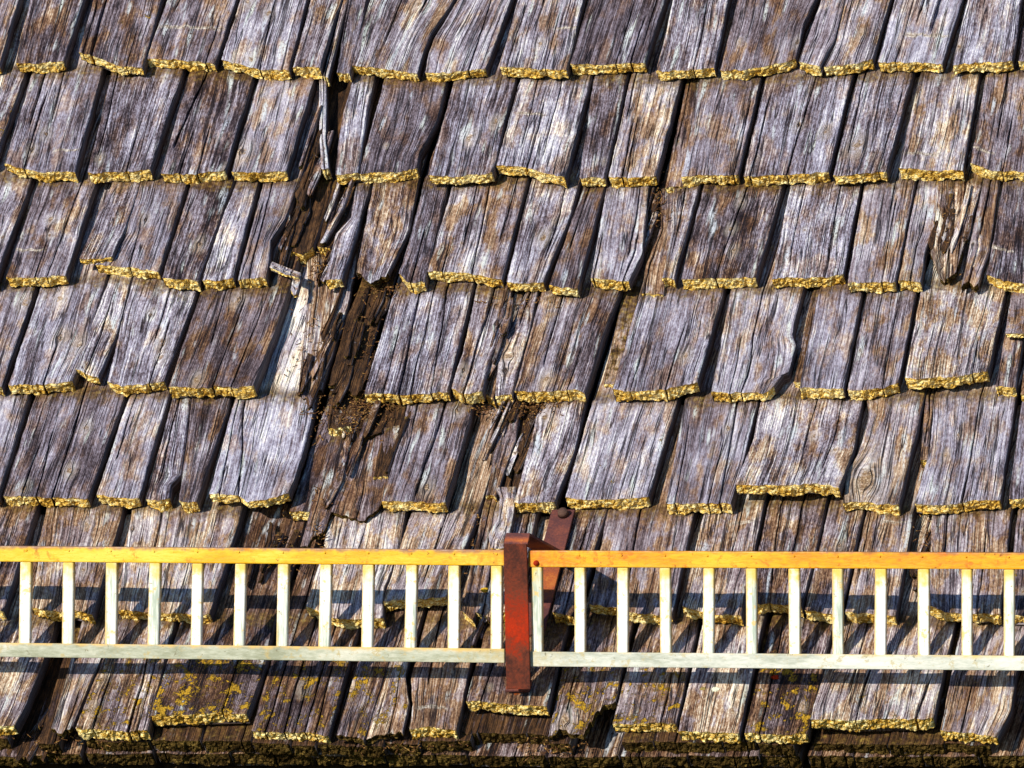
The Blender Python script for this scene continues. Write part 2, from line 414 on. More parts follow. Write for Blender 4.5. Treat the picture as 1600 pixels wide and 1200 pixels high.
roof = empty("shingle_roof", Vector((0, 0, 6)))
tag(roof, "old sloping roof of split wooden shingles, weathered grey with golden crusted lower edges", "roof")
MATS = [WOOD, BUTT, SIDE]
REG = {'A': (0, 0, 1600 / 540), 'B': (530, 0, 1600 / 540), 'C': (1060, 0, 1600 / 540), 'D': (0, 260, 1600 / 540), 'E': (400, 260, 1600 / 540),
       'F': (800, 260, 1600 / 540), 'G': (1160, 260, 1389 / 440), 'H': (0, 600, 1600 / 540), 'I': (400, 600, 1600 / 540), 'J': (800, 600, 1600 / 540),
       'K': (1160, 600, 1600 / 440), 'L': (0, 840, 1600 / 540), 'M': (400, 840, 1600 / 540), 'N': (800, 840, 1600 / 540), 'O': (1160, 840, 1467 / 440), 'P': (0, 0, 1)}
count = 0; rr = np.random.default_rng(5)
def S(reg, TL, TR, bottom, L=(), R=(), cr=(), name="shingle", label=None, tone=None, pale=None, rot=0.0, lichen=0.0, moss=0.0, rot_top=0.0, pale_top=0.0, scar=None,
      knots=(), up=0.0, mats=None, **kw):
    """one shingle; points are sightings on the photograph, cast on to the sloping roof at the shingle's own height"""
    global count
    ox, oy, sc = REG[reg]
    q = lambda p: (ox + p[0] / sc, oy + p[1] / sc)
    TL, TR = q(TL), q(TR); bottom = [q(p) for p in bottom]; L = [q(p) for p in L]; R = [q(p) for p in R]
    if abs(bottom[-1][0] - bottom[0][0]) > 42 and name == 'shingle' and not kw.get('hidden') == 0:
        g_ = lambda p: (p[0] - 3.2, p[1])
        bottom = bottom[:-1] + [g_(bottom[-1])]; TR = g_(TR); R = [g_(p) for p in R]
    if up:      # the course runs on above the frame
        def grow(a, b): k = up / (b[1] - a[1]); return (a[0] + (a[0] - b[0]) * k, a[1] - up)
        TL, TR = grow(TL, L[0] if L else bottom[0]), grow(TR, R[0] if R else bottom[-1])
    count += 1; sd = count
    kw.setdefault('cup', float(rr.uniform(-.003, .005))); kw.setdefault('lift', float(rr.uniform(.0, .009)))
    if kw.get('rag', 1) >= 2.4 and mats is None: mats = [WOOD, EAVE, SIDE]; kw.setdefault('thick', .014); kw.setdefault('tilt', float(rr.uniform(-.006, .006)))
    kw.setdefault('thick', float(rr.uniform(.0250, .0280)))
    wpx = abs(bottom[-1][0] - bottom[0][0])
    auto = list(cr)
    for _ in range(int(rr.integers(0, 1 + max(1, int(wpx / 34))))):
        a = float(rr.uniform(.08, .92))
        if all(abs(a - c[1]) > .1 for c in auto):
            lo = rr.random() < .6; ln = float(rr.uniform(.25, .8))
            b = float(np.clip(a + rr.uniform(-.04, .04), .05, .95))
            auto.append((b, a, 0 if lo else 1 - ln, ln if lo else 1, float(rr.uniform(1.4, 2.4))))
    A = shingle_arrays(TL, TR, bottom, L, R, auto, seed=sd, **kw)
    me = build_mesh(name, A, mats or MATS)
    o = link(name, me, roof)
    o['seed'] = float(sd * 3.37); o['tone'] = float(rr.uniform(0, .45) if tone is None else tone)
    o['pale'] = float(rr.uniform(.25, .9) if pale is None else pale); o['rot'] = float(rot); o['lichen'] = float(lichen); o['moss'] = float(moss); o['rot_top'] = float(rot_top); o['pale_top'] = float(pale_top); o['crisp'] = float(rr.uniform(.62, 1.08))
    wm = max(8.0, wpx, abs(TR[0] - TL[0])) * .0012
    kl = []
    sk = [(scar[0], scar[1], scar[2])] if scar else []
    for (kx, ky, kr) in sk + list(knots):
        x, y = q((kx, ky)); t = (bottom[0][1] * .5 + bottom[-1][1] * .5 - y) / max(1, (bottom[0][1] + bottom[-1][1] - TL[1] - TR[1]) * .5)
        xl = bottom[0][0] + (TL[0] - bottom[0][0]) * t; xr = bottom[-1][0] + (TR[0] - bottom[-1][0]) * t
        kl.append(((x - xl) / (xr - xl) * wm, t * EXP_M, kr * .0012))
    o['scar'] = [float(x) for x in kl.pop(0)] if scar else [9.0, 9.0, .001]
    while len(kl) < 3:
        if rr.random() < .07: kl.append((float(rr.uniform(.1, .9)) * wm, float(rr.uniform(.03, .24)), float(rr.uniform(.003, .006))))
        else: kl.append((9.0 + len(kl), 9.0, .001))
    for nm, k in zip(("knot_a", "knot_b", "knot_c"), kl): o[nm] = [float(x) for x in k]
    if label: o['label'] = label
    yb_ = bottom[0][1]
    if yb_ > 900 and name == 'shingle': o['tone'] = o['tone'] + .35; o['lichen'] = o['lichen'] + (.03 if yb_ > 1050 else 0); o['pale'] = o['pale'] - .02
    return o

# ------------------------------------------------------------------ course 1 (cut by the top of the frame)
u1 = 60
S('A', (-80, 0), (95, 0), [(-180, 310), (5, 300)], up=u1)
S('A', (140, 0), (395, 0), [(72, 290), (190, 293), (303, 286)], up=u1)
S('A', (435, 0), (755, 0), [(365, 243), (438, 264), (560, 308), (667, 312)], up=u1, cr=[(.16, .22, 0, .55, 5)], lichen=.35)
S('A', (775, 0), (1100, 0), [(677, 272), (780, 272), (900, 285), (1004, 300)], up=u1, scar=(880, 130, 55), knots=[])
S('A', (1115, 0), (1430, 0), [(1025, 278), (1100, 295), (1210, 328), (1345, 328)], up=u1, cr=[(.5, .58, 0, .6, 1.8)], knots=[(1245, 55, 6), (1165, 265, 6), (1150, 12, 6)])
S('A', (1440, 0), (1588, 0), [(1357, 312), (1488, 314)], up=u1)
S('A', (1590, 0), (1612, 0), [(1497, 350), (1518, 360)], up=u1, tone=.6, wb=.012)
S('B', (45, 0), (130, 0), [(-12, 335), (45, 338)], up=u1)
S('B', (145, 0), (540, 0), [(50, 303), (200, 318), (370, 345)], R=[(432, 160), (400, 240)], up=u1, knots=[(375, 20, 6)])
S('B', (548, 0), (805, 0), [(400, 338), (500, 343), (600, 328), (688, 316)], L=[(440, 180), (415, 250)], up=u1, cr=[(.55, .72, 0, .9, 2)])
S('B', (828, 0), (1140, 0), [(742, 308), (900, 314), (1062, 322)], up=u1, pale=.8, scar=(1060, 125, 24), knots=[(930, 200, 5)])
S('B', (1158, 0), (1515, 0), [(1070, 296), (1200, 300), (1425, 293)], up=u1, cr=[(.82, .8, 0, .4, 2)])
S('C', (-25, 0), (240, 0), [(-100, 328), (30, 326), (175, 318)], up=u1, pale=.7)
S('C', (275, 0), (642, 0), [(195, 325), (300, 325), (430, 300), (530, 274), (552, 272)], R=[(590, 110)], up=u1, lichen=.15, knots=[(560, 215, 6)])
S('C', (662, 0), (768, 0), [(556, 290), (600, 300), (655, 310)], R=[(722, 180)], up=u1, tone=.4)
S('C', (772, 0), (990, 0), [(675, 310), (780, 300), (908, 278)], L=[(728, 200)], up=u1, pale=.75, knots=[(845, 155, 5)])
S('C', (1003, 0), (1322, 0), [(922, 288), (1080, 290), (1230, 300)], up=u1, cr=[(.42, .42, .52, 1, 5), (.68, .68, .35, 1, 6)], scar=(1150, 165, 42))
S('C', (1340, 0), (1600, 0), [(1268, 300), (1400, 290), (1557, 283)], up=u1, lichen=.15, knots=[(1300, 205, 5)])
S('C', (1622, 0), (1800, 0), [(1575, 285), (1750, 285)], up=u1)
# ------------------------------------------------------------------ course 2
S('A', (-60, 330), (128, 340), [(-190, 760), (-22, 758)], lichen=.66, pale=.8)
S('A', (150, 342), (482, 335), [(20, 752), (100, 785), (230, 798), (355, 798)], cr=[(.46, .5, .55, 1, 1.8)], scar=(310, 680, 22), knots=[(215, 610, 6), (150, 685, 6)])
S('A', (515, 345), (852, 345), [(405, 800), (550, 800), (703, 788)], lichen=.1)
S('A', (876, 345), (1180, 360), [(745, 800), (900, 808), (1050, 790)], cr=[(.28, .02, .3, .95, 4)], knots=[(1045, 790, 6)])
S('A', (1200, 365), (1462, 365), [(1072, 798), (1200, 800), (1337, 790)], knots=[(1120, 700, 11)], pale=.7)
S('A', (1480, 365), (1512, 370), [(1488, 785), (1524, 780)], L=[(1477, 500), (1480, 640)], R=[(1512, 500), (1508, 640)], tone=.1, pale=1.0, wb=.02, cr=[(.5, .5, 0, 1, 1)])
S('B', (62, 370), (162, 365), [(-20, 808), (88, 802)], L=[(10, 560)], R=[(130, 520)], pale=.8)
S('B', (207, 378), (503, 385), [(92, 802), (250, 800), (373, 780)], R=[(462, 560), (380, 710)], up=0)
S('B', (530, 385), (827, 370), [(415, 812), (550, 818), (720, 798)], R=[(780, 540)], knots=[(605, 630, 8), (730, 560, 6)], cup=.004)
S('B', (840, 365), (1172, 370), [(728, 763), (850, 770), (960, 808), (1055, 820)], scar=(890, 535, 26), pale=.75)
S('B', (1177, 370), (1337, 370), [(1112, 822), (1238, 828)], R=[(1300, 560)])
S('B', (1347, 370), (1588, 385), [(1248, 822), (1400, 825), (1475, 818)], cr=[(.08, .1, .65, 1, 1.8), (.3, .4, 0, .55, 1.8)])
S('C', (35, 390), (95, 390), [(-62, 870), (22, 860)], tone=1.0, pale=.4, wb=.006, wt=-.012, rot=.25, label="reddish brown strip of an underlying shingle")
S('C', (97, 380), (387, 372), [(15, 818), (150, 815), (287, 808)])
S('C', (402, 380), (812, 360), [(300, 815), (500, 813), (600, 805), (703, 795)], cr=[(.58, .5, 0, 1, 2.2)], knots=[(555, 578, 6), (680, 615, 7)])
S('C', (830, 360), (1092, 350), [(718, 812), (850, 808), (973, 800)], knots=[(825, 670, 11)], cr=[(.9, .85, 0, .8, 1.5)])
S('C', (1117, 355), (1402, 350), [(1020, 778), (1200, 793), (1325, 788)], pale=.85, tone=.5, scar=(1130, 710, 32))
S('C', (1427, 340), (1800, 340), [(1352, 755), (1450, 790), (1600, 800), (1720, 800)], scar=(1400, 700, 26))
# ------------------------------------------------------------------ course 3
S('D', (-90, 50), (152, 70), [(-230, 540), (-20, 540)], pale=.7)
S('D', (180, 72), (452, 75), [(30, 515), (200, 516), (312, 508)], cr=[(.76, .68, 0, 1, 2)], scar=(140, 385, 26), knots=[(235, 245, 5)])
S('D', (600, 78), (872, 80), [(440, 455), (600, 470), (745, 492)], L=[(560, 300)], knots=[(665, 250, 6)], cr=[(.3, .55, 0, .5, 1.6)], pale=.6)
S('D', (515, 85), (656, 85), [(368, 425), (450, 425), (528, 420)], R=[(590, 280)], wb=.034, thick=.016, lift=.004, tone=.3)
S('D', (883, 85), (1080, 95), [(750, 518), (850, 525), (928, 530)], knots=[(925, 360, 7)])
S('D', (1088, 95), (1200, 85), [(935, 522), (1000, 530), (1087, 520)], L=[(1040, 210)], pale=.8)
S('D', (1217, 85), (1392, 85), [(1100, 528), (1160, 520), (1242, 515)], R=[(1330, 240), (1262, 340), (1255, 430)], cr=[(.24, .4, 0, 1, 2.6)], pale=.7)
S('D', (1258, 440), (1392, 492), [(1250, 468), (1320, 500), (1385, 516)], tone=.3, pale=1.0, hidden=0, thick=.010, wb=.028, wt=.026, rag=.8, cr=(), name="splinter", label="pale splinter broken off across the grain")
S('D', (1362, 500), (1395, 500), [(1345, 570), (1362, 602), (1376, 590)], tone=.4, pale=.9, hidden=0, thick=.012, wb=.026, wt=.024, rag=.8, cr=(), name="splinter", label="pale splinter broken off across the grain")
S('E', (200, 90), (352, 80), [(150, 395), (190, 405), (215, 412), (262, 372)], R=[(330, 190)], tone=.9, rot=.85, wb=.004, wt=-.01, label="rotten brown remnant of a shingle")
S('E', (355, 90), (475, 85), [(285, 372), (345, 380)], R=[(420, 250)], tone=.9, rot=.8, wb=.002, wt=-.012, label="rotten brown shingle")
S('E', (462, 90), (530, 85), [(320, 520), (397, 522)], L=[(440, 235), (370, 310)], R=[(490, 230)], pale=.7)
S('E', (545, 80), (757, 80), [(462, 488), (500, 520), (530, 545), (575, 520), (618, 490)], R=[(720, 285), (650, 430)], rag=2.5, pale=.55)
S('E', (775, 80), (897, 90), [(662, 498), (700, 538), (790, 536)], L=[(722, 300)], cr=[(.5, .55, 0, .5, 2)])
S('E', (907, 100), (1262, 75), [(795, 488), (960, 490), (1050, 508), (1148, 530)], cr=[(.52, .58, 0, 1, 2.4)], pale=.7, tone=.4, lift=.004)
S('E', (1272, 80), (1502, 88), [(1160, 538), (1250, 545), (1342, 540)], R=[(1470, 220), (1385, 420)], cr=[(.75, .85, .3, 1, 2)], pale=.7, knots=[(1330, 330, 8)])
S('E', (1512, 112), (1625, 90), [(1358, 545), (1420, 560), (1497, 562)], tone=.35)
S('F', (440, 95), (642, 100), [(365, 518), (450, 525), (548, 530)], R=[(612, 400)], cr=[(.8, .75, .3, .95, 3), (.92, .86, 0, .45, 3)], pale=.8, knots=[(600, 180, 4)])
S('F', (690, 100), (760, 95), [(600, 590), (700, 590)], L=[(690, 290), (620, 460)], R=[(740, 330)], tone=1.0, wb=.006, wt=-.012, rot=.2, label="reddish brown shingle showing in the gap")
S('F', (750, 100), (867, 95), [(697, 518), (748, 523)], L=[(742, 300)], pale=.8, wb=.027)
S('F', (885, 100), (1262, 95), [(783, 525), (900, 518), (1000, 520), (1138, 512)], cr=[(.55, .45, 0, 1, 2.6)], knots=[(1062, 165, 6), (1015, 290, 6), (1025, 390, 6)])
S('G', (236, 102), (592, 95), [(145, 555), (300, 552), (420, 543), (508, 532)], pale=.75, lichen=.05)
S('G', (602, 95), (862, 80), [(518, 572), (640, 572), (764, 570)], cr=[(.7, .72, 0, .8, 1.8)], pale=.75, tone=.4)
S('G', (867, 78), (980, 78), [(770, 562), (820, 566), (878, 570)], R=[(940, 330), (905, 400)], pale=.65)
S('G', (960, 76), (1050, 76), [(925, 430), (975, 560), (1000, 575), (1022, 380)], L=[(950, 250)], tone=1.0, rot=.45, wb=.018, rag=3, knots=[(985, 385, 8)], cr=[(.4, .5, 0, .7, 5)], label="splintered brown shingle")
S('G', (1052, 76), (1186, 72), [(1005, 545), (1045, 535), (1085, 420)], tone=.9, rot=.35, pale=.7, wb=.02, rag=3, cr=[(.4, .5, 0, 1, 4)], knots=[(1075, 235, 6)], label="split brown shingle")
S('G', (1188, 72), (1268, 74), [(1078, 590), (1110, 565), (1140, 598), (1160, 585)], R=[(1215, 420)], tone=.7, rot=.2, pale=.6, rag=3, cr=[(.5, .45, 0, 1, 4)], label="split brown shingle beside a knotty one")
S('G', (1287, 80), (1520, 80), [(1203, 535), (1300, 565), (1400, 580), (1500, 588)], L=[(1232, 400)], scar=(1280, 415, 24))
# ------------------------------------------------------------------ course 4
S('D', (-100, 560), (172, 570), [(-220, 1020), (15, 1020)], pale=.65, knots=[(115, 628, 8)])
S('D', (187, 570), (497, 533), [(40, 1008), (200, 1010), (342, 993)], R=[(410, 830)], knots=[(280, 605, 8), (275, 790, 9), (360, 830, 8)], pale=.7)
S('D', (503, 533), (600, 548), [(345, 932), (400, 960), (455, 985)], R=[(550, 750)], tone=.3, thick=.02)
S('D', (607, 548), (920, 575), [(500, 998), (560, 1015), (660, 1012), (770, 995)], cr=[(.6, .58, .5, 1, 2)], knots=[(750, 810, 8), (745, 880, 8), (695, 685, 5)], pale=.7)
S('D', (932, 577), (1345, 572), [(780, 1018), (900, 1025), (985, 1028), (995, 1020), (1100, 1025), (1182, 1012)], R=[(1290, 740), (1240, 870)], cr=[(.55, .52, 0, .85, 2.6), (.3, .35, .5, 1, 1.5)], knots=[(1105, 615, 8), (910, 975, 7)], tone=.45, pale=.35, lift=.01, thick=.030)
S('E', (235, 395), (470, 395), [(195, 1058), (240, 1085), (275, 1040), (305, 1030)], L=[(240, 600)], R=[(430, 640)], tone=.8, rot=.28, pale=.8, wb=.008, wt=-.016, rag=3, hidden=.3, label="rotten brown shingle with crumbling surface")
S('E', (480, 560), (640, 560), [(335, 1020), (400, 1010), (445, 1062), (490, 1052)], L=[(420, 700)], R=[(595, 660)], rot=1.0, tone=1, wb=.004, wt=-.010, rag=4, hidden=.5, label="dark rotten shingle with golden crumbs")
S('E', (640, 575), (1012, 570), [(500, 1048), (650, 1060), (760, 1052), (898, 1048)], R=[(990, 660)], cr=[(.33, .42, 0, 1, 4.5), (.52, .55, 0, 1, 2), (.68, .8, 0, 1, 2.2), (.2, .22, 0, .6, 1.5)], pale=.65)
S('E', (1018, 575), (1190, 590), [(905, 1028), (945, 1055), (1055, 1045)], L=[(960, 860), (925, 960)], R=[(1150, 760), (1095, 900)], cr=[(.5, .42, 0, 1, 4)], pale=.7, knots=[(960, 940, 6)])
S('E', (1190, 590), (1240, 590), [(1060, 1050), (1100, 1075)], R=[(1180, 760)], tone=.9, rot=.4, wb=.004, wt=-.014, label="dark shingle sunk in the gap")
S('E', (1245, 590), (1302, 588), [(1108, 1062), (1182, 1055)], L=[(1190, 720), (1125, 860)], R=[(1265, 760)], knots=[(1190, 880, 9)], tone=.4, pale=.7, wb=.018)
S('F', (135, 590), (505, 585), [(12, 1040), (180, 1042), (300, 1035), (345, 1052)], R=[(430, 780), (395, 900)], cr=[(.28, .3, .3, 1, 2.4), (.55, .55, 0, .6, 1.5)], pale=.6, knots=[(155, 985, 8)], lift=.005)
S('F', (512, 590), (592, 590), [(425, 1010), (500, 1010)], moss=1.0, tone=1, wb=.0, wt=-.022, label="mossy olive shingle deep in the gap")
S('F', (592, 588), (987, 580), [(467, 1035), (600, 1043), (700, 1035), (785, 1015), (868, 998)], lift=.010, thick=.030, pale=.65, tone=.1, knots=[(805, 875, 7)])
S('F', (1012, 583), (1352, 583), [(922, 1040), (1020, 1045), (1100, 1050), (1170, 1042), (1222, 1025)], R=[(1335, 660), (1308, 780), (1322, 830), (1290, 960), (1270, 962)], cr=[(.46, .48, 0, 1, 2.2), (.3, .28, 0, .5, 1.5)], rag=1.8, lichen=.05)
S('F', (1390, 590), (1425, 590), [(1305, 1000), (1345, 1000)], tone=1, rot=.5, wb=.004, wt=-.012, label="brown shingle edge in the gap")
S('G', (378, 620), (603, 618), [(280, 1093), (390, 1095), (507, 1093)], tone=.1, pale=.6)
S('G', (615, 620), (870, 612), [(518, 1105), (600, 1108), (700, 1090), (778, 1062)], pale=.6, lift=.003)
S('G', (885, 590), (1308, 605), [(803, 1045), (900, 1048), (1050, 1035), (1222, 1012)], cup=-.002, tone=.6, pale=.9, lift=.018, thick=.028, knots=[(915, 632, 5)])
S('G', (1330, 620), (1425, 620), [(1250, 1083), (1345, 1088)], tone=.6, pale=.45)
S('G', (1328, 615), (1500, 615), [(1297, 822), (1370, 828), (1460, 815)], wb=.034, thick=.012, tone=.7, pale=.55)
S('G', (1440, 620), (1560, 620), [(1372, 1130), (1500, 1130)], tone=.6, pale=.3, wb=.012)
# ------------------------------------------------------------------ course 5
S('H', (-100, 45), (142, 55), [(-240, 520), (0, 520)], pale=.7)
S('H', (165, 55), (592, 45), [(13, 518), (120, 520), (240, 525), (415, 528)], cr=[(.55, .58, 0, 1, 2.6), (.3, .4, 0, .6, 2.2)], knots=[(320, 400, 7), (110, 490, 7), (400, 200, 6)], tone=.1)
S('H', (602, 50), (790, 60), [(448, 515), (550, 525), (652, 528)], R=[(735, 240)])
S('H', (802, 63), (885, 70), [(678, 535), (730, 538), (782, 530)], L=[(745, 280)], R=[(862, 250), (838, 420), (790, 470)], cr=[(.35, .3, .2, 1, 1.6)], tone=.1)
S('H', (890, 70), (1068, 60), [(828, 540), (870, 548), (912, 548)], L=[(868, 250), (845, 410)])
S('H', (1090, 60), (1475, 66), [(970, 508), (1040, 512), (1110, 520), (1140, 548), (1250, 530), (1345, 508)], R=[(1430, 260), (1380, 420)], cr=[(.12, .36, 0, .9, 2.6), (.05, .12, 0, 1, 1.8)], lift=.016, tilt=.014, pale=.8, tone=.2, pale_top=.38, hidden=1.35, thick=.022)
S('P', (507, 640), (550, 640), [(452, 800), (492, 800)], wb=.002, wt=-.012, tone=.5, pale=.3, label='dark shingle in shadow beside the pale plank')
S('I', (338, 50), (505, 70), [(330, 205), (380, 200), (442, 200)], R=[(475, 140)], tone=1, rot=.6, wb=.010, wt=-.004, rag=2, hidden=.4, label="short rotten brown stub of a shingle")
S('I', (510, 85), (650, 90), [(465, 235), (490, 280), (520, 240), (590, 215)], tone=1, rot=.85, wb=.004, wt=-.008, rag=4, hidden=.3, thick=.012, label="crumbled brown stub of a shingle")
S('I', (345, 245), (668, 190), [(205, 760), (300, 690), (350, 600), (400, 612), (500, 640), (560, 590), (598, 520)], R=[(640, 330)], tone=.8, rot=.36, wb=.010, wt=.002, rag=4, hidden=0, thick=.009, label="thin reddish brown rotten shingle layer with ragged lower edge")
S('I', (602, 100), (702, 92), [(545, 430), (610, 430)], tone=1, rot=.9, wb=.006, wt=-.006, hidden=.3, label="dark rotten strip beside a grey shingle")
S('I', (704, 90), (1010, 95), [(583, 543), (730, 545), (885, 550)], L=[(665, 270)], R=[(1000, 160), (950, 330)], cr=[(.58, .5, .1, 1, 5)], knots=[(790, 480, 8), (930, 120, 7)], pale=.6)
S('I', (1140, 100), (1222, 130), [(1065, 520), (1110, 520)], R=[(1200, 260)], tone=.8, rot=.3, wb=.006, wt=-.008, label="narrow brown strip in the gap")
S('I', (1220, 150), (1300, 100), [(1130, 560), (1220, 545)], tone=1, rot=.7, wb=.0, wt=-.02, label="dark reddish shingle deep in the gap")
S('I', (1332, 90), (1537, 80), [(1195, 550), (1290, 550), (1392, 548)], L=[(1300, 150), (1255, 330)], R=[(1480, 320)], knots=[(1345, 150, 7)], tone=.3)
S('J', (375, 75), (778, 70), [(245, 528), (350, 535), (450, 535), (560, 530), (642, 527)], pale=.85, tone=.15, lichen=.28, lift=.004, cr=())
S('J', (800, 80), (1147, 85), [(712, 553), (860, 550), (1022, 555)], R=[(1085, 340)], cr=[(.72, .82, 0, 1, 3)], knots=[(1000, 205, 5)], tone=.2, pale=.6)
S('K', (109, 82), (695, 95), [(-40, 572), (50, 577), (150, 576), (300, 572), (400, 566), (500, 574), (560, 592)], L=[(65, 307)], R=[(645, 370)], lift=.026, thick=.028, pale=.8, tone=.35, knots=[(400, 300, 5)], cr=())
S('K', (706, 95), (1042, 72), [(573, 678), (640, 672), (800, 680), (902, 685)], L=[(722, 180), (655, 400), (598, 490)], R=[(1000, 280)], tone=.6, pale=.75, knots=[(705, 560, 26)], lichen=.1)
S('K', (1042, 72), (1085, 76), [(1010, 430), (1050, 430)], tone=1, rot=.3, wb=.004, wt=-.008, lichen=.3, label="reddish strip in the gap")
S('K', (1087, 80), (1567, 70), [(983, 680), (1100, 688), (1170, 690), (1300, 665), (1475, 660)], L=[(1070, 350)], cr=[(.58, .55, 0, 1, 2.6)], knots=[(1145, 390, 5)], tone=.15)
S('K', (1593, 70), (1760, 70), [(1513, 652), (1700, 655)])
# ------------------------------------------------------------------ course 6 (behind the snow guard)
S('P', (-40, 795), (60, 793), [(-90, 950), (8, 956)], pale=.5)
S('P', (72, 796), (195, 797), [(48, 950), (98, 957), (112, 952), (148, 962)], tone=.6, pale=.7, knots=[(135, 818, 5), (130, 892, 6)], cr=[(.55, .6, 0, .3, 3)])
S('P', (206, 797), (381, 800), [(183, 953), (250, 958), (331, 960)], pale=.95, tone=.4, knots=[(207, 828, 6)])
S('P', (515, 797), (636, 803), [(478, 948), (518, 966), (548, 968), (602, 966)], L=[(505, 860)], R=[(628, 860), (604, 920)], pale=1.0, tone=.4, hidden=1.0)
S('P', (643, 800), (752, 797), [(598, 940), (645, 938), (700, 932)], R=[(740, 830), (715, 890)], pale=.85, tone=.4, lift=.008, lichen=.2)
S('P', (754, 797), (772, 797), [(722, 955), (740, 972)], tone=.6, pale=.4, wb=.012)
S('I', (1105, 478), (1205, 475), [(1075, 700), (1085, 760), (1165, 760)], L=[(1130, 520), (1120, 620)], R=[(1195, 600)], tone=.6, pale=.9, hidden=0, wb=.028, wt=.020, thick=.012, rag=1.5, label="pale broken splinter standing up")
S('P', (772, 800), (798, 800), [(742, 958), (768, 966)], tone=.5, pale=.7, wb=.016, cr=[(.5, .5, 0, 1, 3)])
S('P', (801, 803), (838, 803), [(768, 955), (806, 960)], pale=.6)
S('P', (898, 799), (948, 799), [(863, 958), (896, 964)], L=[(882, 862)], cr=[(.5, .55, 0, .8, 2.4)], tone=.1)
S('P', (950, 799), (1087, 802), [(920, 944), (962, 950), (986, 958), (1053, 962)], cr=[(.38, .42, 0, 1, 2.6)], pale=.6)
S('P', (1100, 802), (1196, 789), [(1066, 948), (1114, 960), (1161, 962)], scar=(1160, 817, 22), tone=.5, pale=.75)
S('P', (1200, 790), (1292, 790), [(1180, 943), (1232, 945), (1255, 947)], L=[(1184, 866)], R=[(1279, 862)], cr=[(.25, .3, 0, 1, 2)], tone=.3)
S('P', (1296, 790), (1352, 800), [(1257, 952), (1292, 960), (1315, 960)], tone=.3, pale=.7, knots=[(1312, 852, 5)])
S('P', (1354, 800), (1430, 804), [(1321, 957), (1364, 960), (1403, 962)], pale=.8, tone=.35, scar=(1395, 815, 26))
S('P', (1456, 802), (1583, 801), [(1450, 944), (1478, 956), (1500, 959), (1566, 960)], cr=[(.2, .2, .62, 1, 6), (.7, .7, 0, .7, 1.6)], pale=.7, tone=.3)
S('P', (1590, 800), (1690, 800), [(1573, 962), (1665, 965)], lichen=.3)
# ------------------------------------------------------------------ course 7 (lowest full course)
li = .55
S('P', (-110, 972), (92, 972), [(-150, 1140), (-60, 1136), (27, 1134)], R=[(70, 1036), (45, 1098)], tone=.4, pale=.7, lichen=.3)
S('P', (96, 985), (136, 985), [(10, 1178), (38, 1185), (66, 1178)], tone=.9, rot=.8, wb=-.030, wt=-.05, rag=4, label="rotten dark shingle end at the eaves")
S('P', (128, 972), (182, 972), [(80, 1137), (95, 1145), (113, 1135)], rag=2.5, tone=.6, cr=[(.6, .7, 0, .3, 4)], wb=.018)
S('P', (184, 972), (276, 970), [(118, 1138), (160, 1142), (196, 1143), (233, 1140)], lichen=.66, tone=.45, cr=[(.7, .75, 0, .9, 3), (.85, .86, 0, .6, 2)], pale=.7, knots=[(160, 1062, 6), (143, 1104, 6)])
S('P', (282, 972), (432, 972), [(235, 1118), (290, 1117), (340, 1113), (388, 1116)], R=[(418, 1036), (402, 1083)], lift=.017, thick=.028, lichen=.8, tone=.3, hidden=1.1, cr=(), rot_top=.42)
S('P', (442, 972), (566, 972), [(393, 1143), (415, 1146), (466, 1144), (516, 1149)], cr=[(.2, .18, 0, 1, 2), (.42, .42, 0, 1, 2.6), (.7, .7, 0, 1, 2.4)], lichen=.66, tone=.35, hidden=1.1, rot_top=.45, knots=[(475, 1075, 7)])
S('P', (578, 972), (627, 972), [(526, 1148), (545, 1152), (568, 1157)], lichen=.66, tone=.4, rag=2.5, knots=[(549, 1077, 6)])
S('P', (629, 972), (660, 972), [(570, 1160), (590, 1152), (608, 1146), (632, 1148)], R=[(637, 1055), (642, 1100)], lichen=.66, tone=.5, pale=.8, rag=3.5)
S('P', (665, 972), (750, 975), [(640, 1140), (670, 1137), (717, 1141)], L=[(642, 1060), (645, 1100)], tone=.8, pale=.7, lichen=.15, scar=(675, 1108, 30))
S('P', (762, 975), (890, 975), [(728, 1096), (770, 1098), (805, 1101), (857, 1104)], wb=.036, lift=.006, tone=.7, rot=.2, moss=.45, thick=.027, label="brown shingle under the foot of the snow guard bracket")
S('P', (905, 975), (992, 975), [(857, 1155), (874, 1134), (901, 1140), (911, 1147), (928, 1117), (945, 1103), (965, 1096)], L=[(878, 1048)], R=[(976, 1042)], tone=.5, pale=.7, lichen=.7, rag=5, knots=[(885, 1112, 9)], label="lichened shingle with a jagged broken lower edge")
S('P', (1000, 972), (1094, 972), [(957, 1130), (992, 1133), (1030, 1130), (1060, 1132)], L=[(980, 1042), (965, 1100)], lichen=.66, tone=.5, pale=.7)
S('P', (1098, 972), (1195, 972), [(1060, 1141), (1104, 1144), (1158, 1146)], tone=.5, pale=.8, knots=[(1145, 1110, 5)], lichen=.1)
S('P', (1204, 972), (1306, 972), [(1163, 1145), (1212, 1149), (1265, 1147)], tone=.5, lichen=.66, cr=[(.2, .25, 0, .9, 2)], knots=[(1255, 1105, 5)])
S('P', (1312, 972), (1495, 975), [(1265, 1123), (1340, 1125), (1430, 1123), (1445, 1124), (1461, 1121)], lift=.020, thick=.028, tone=.5, pale=.9, lichen=.25, cr=[(.93, .86, 0, .35, 6)])
S('P', (1503, 972), (1620, 972), [(1469, 1141), (1505, 1144), (1562, 1151)], R=[(1592, 1045), (1583, 1110)], tone=.5, pale=.7, lichen=.15)
S('P', (1632, 972), (1760, 972), [(1600, 1150), (1700, 1150)], tone=.8, moss=.6)
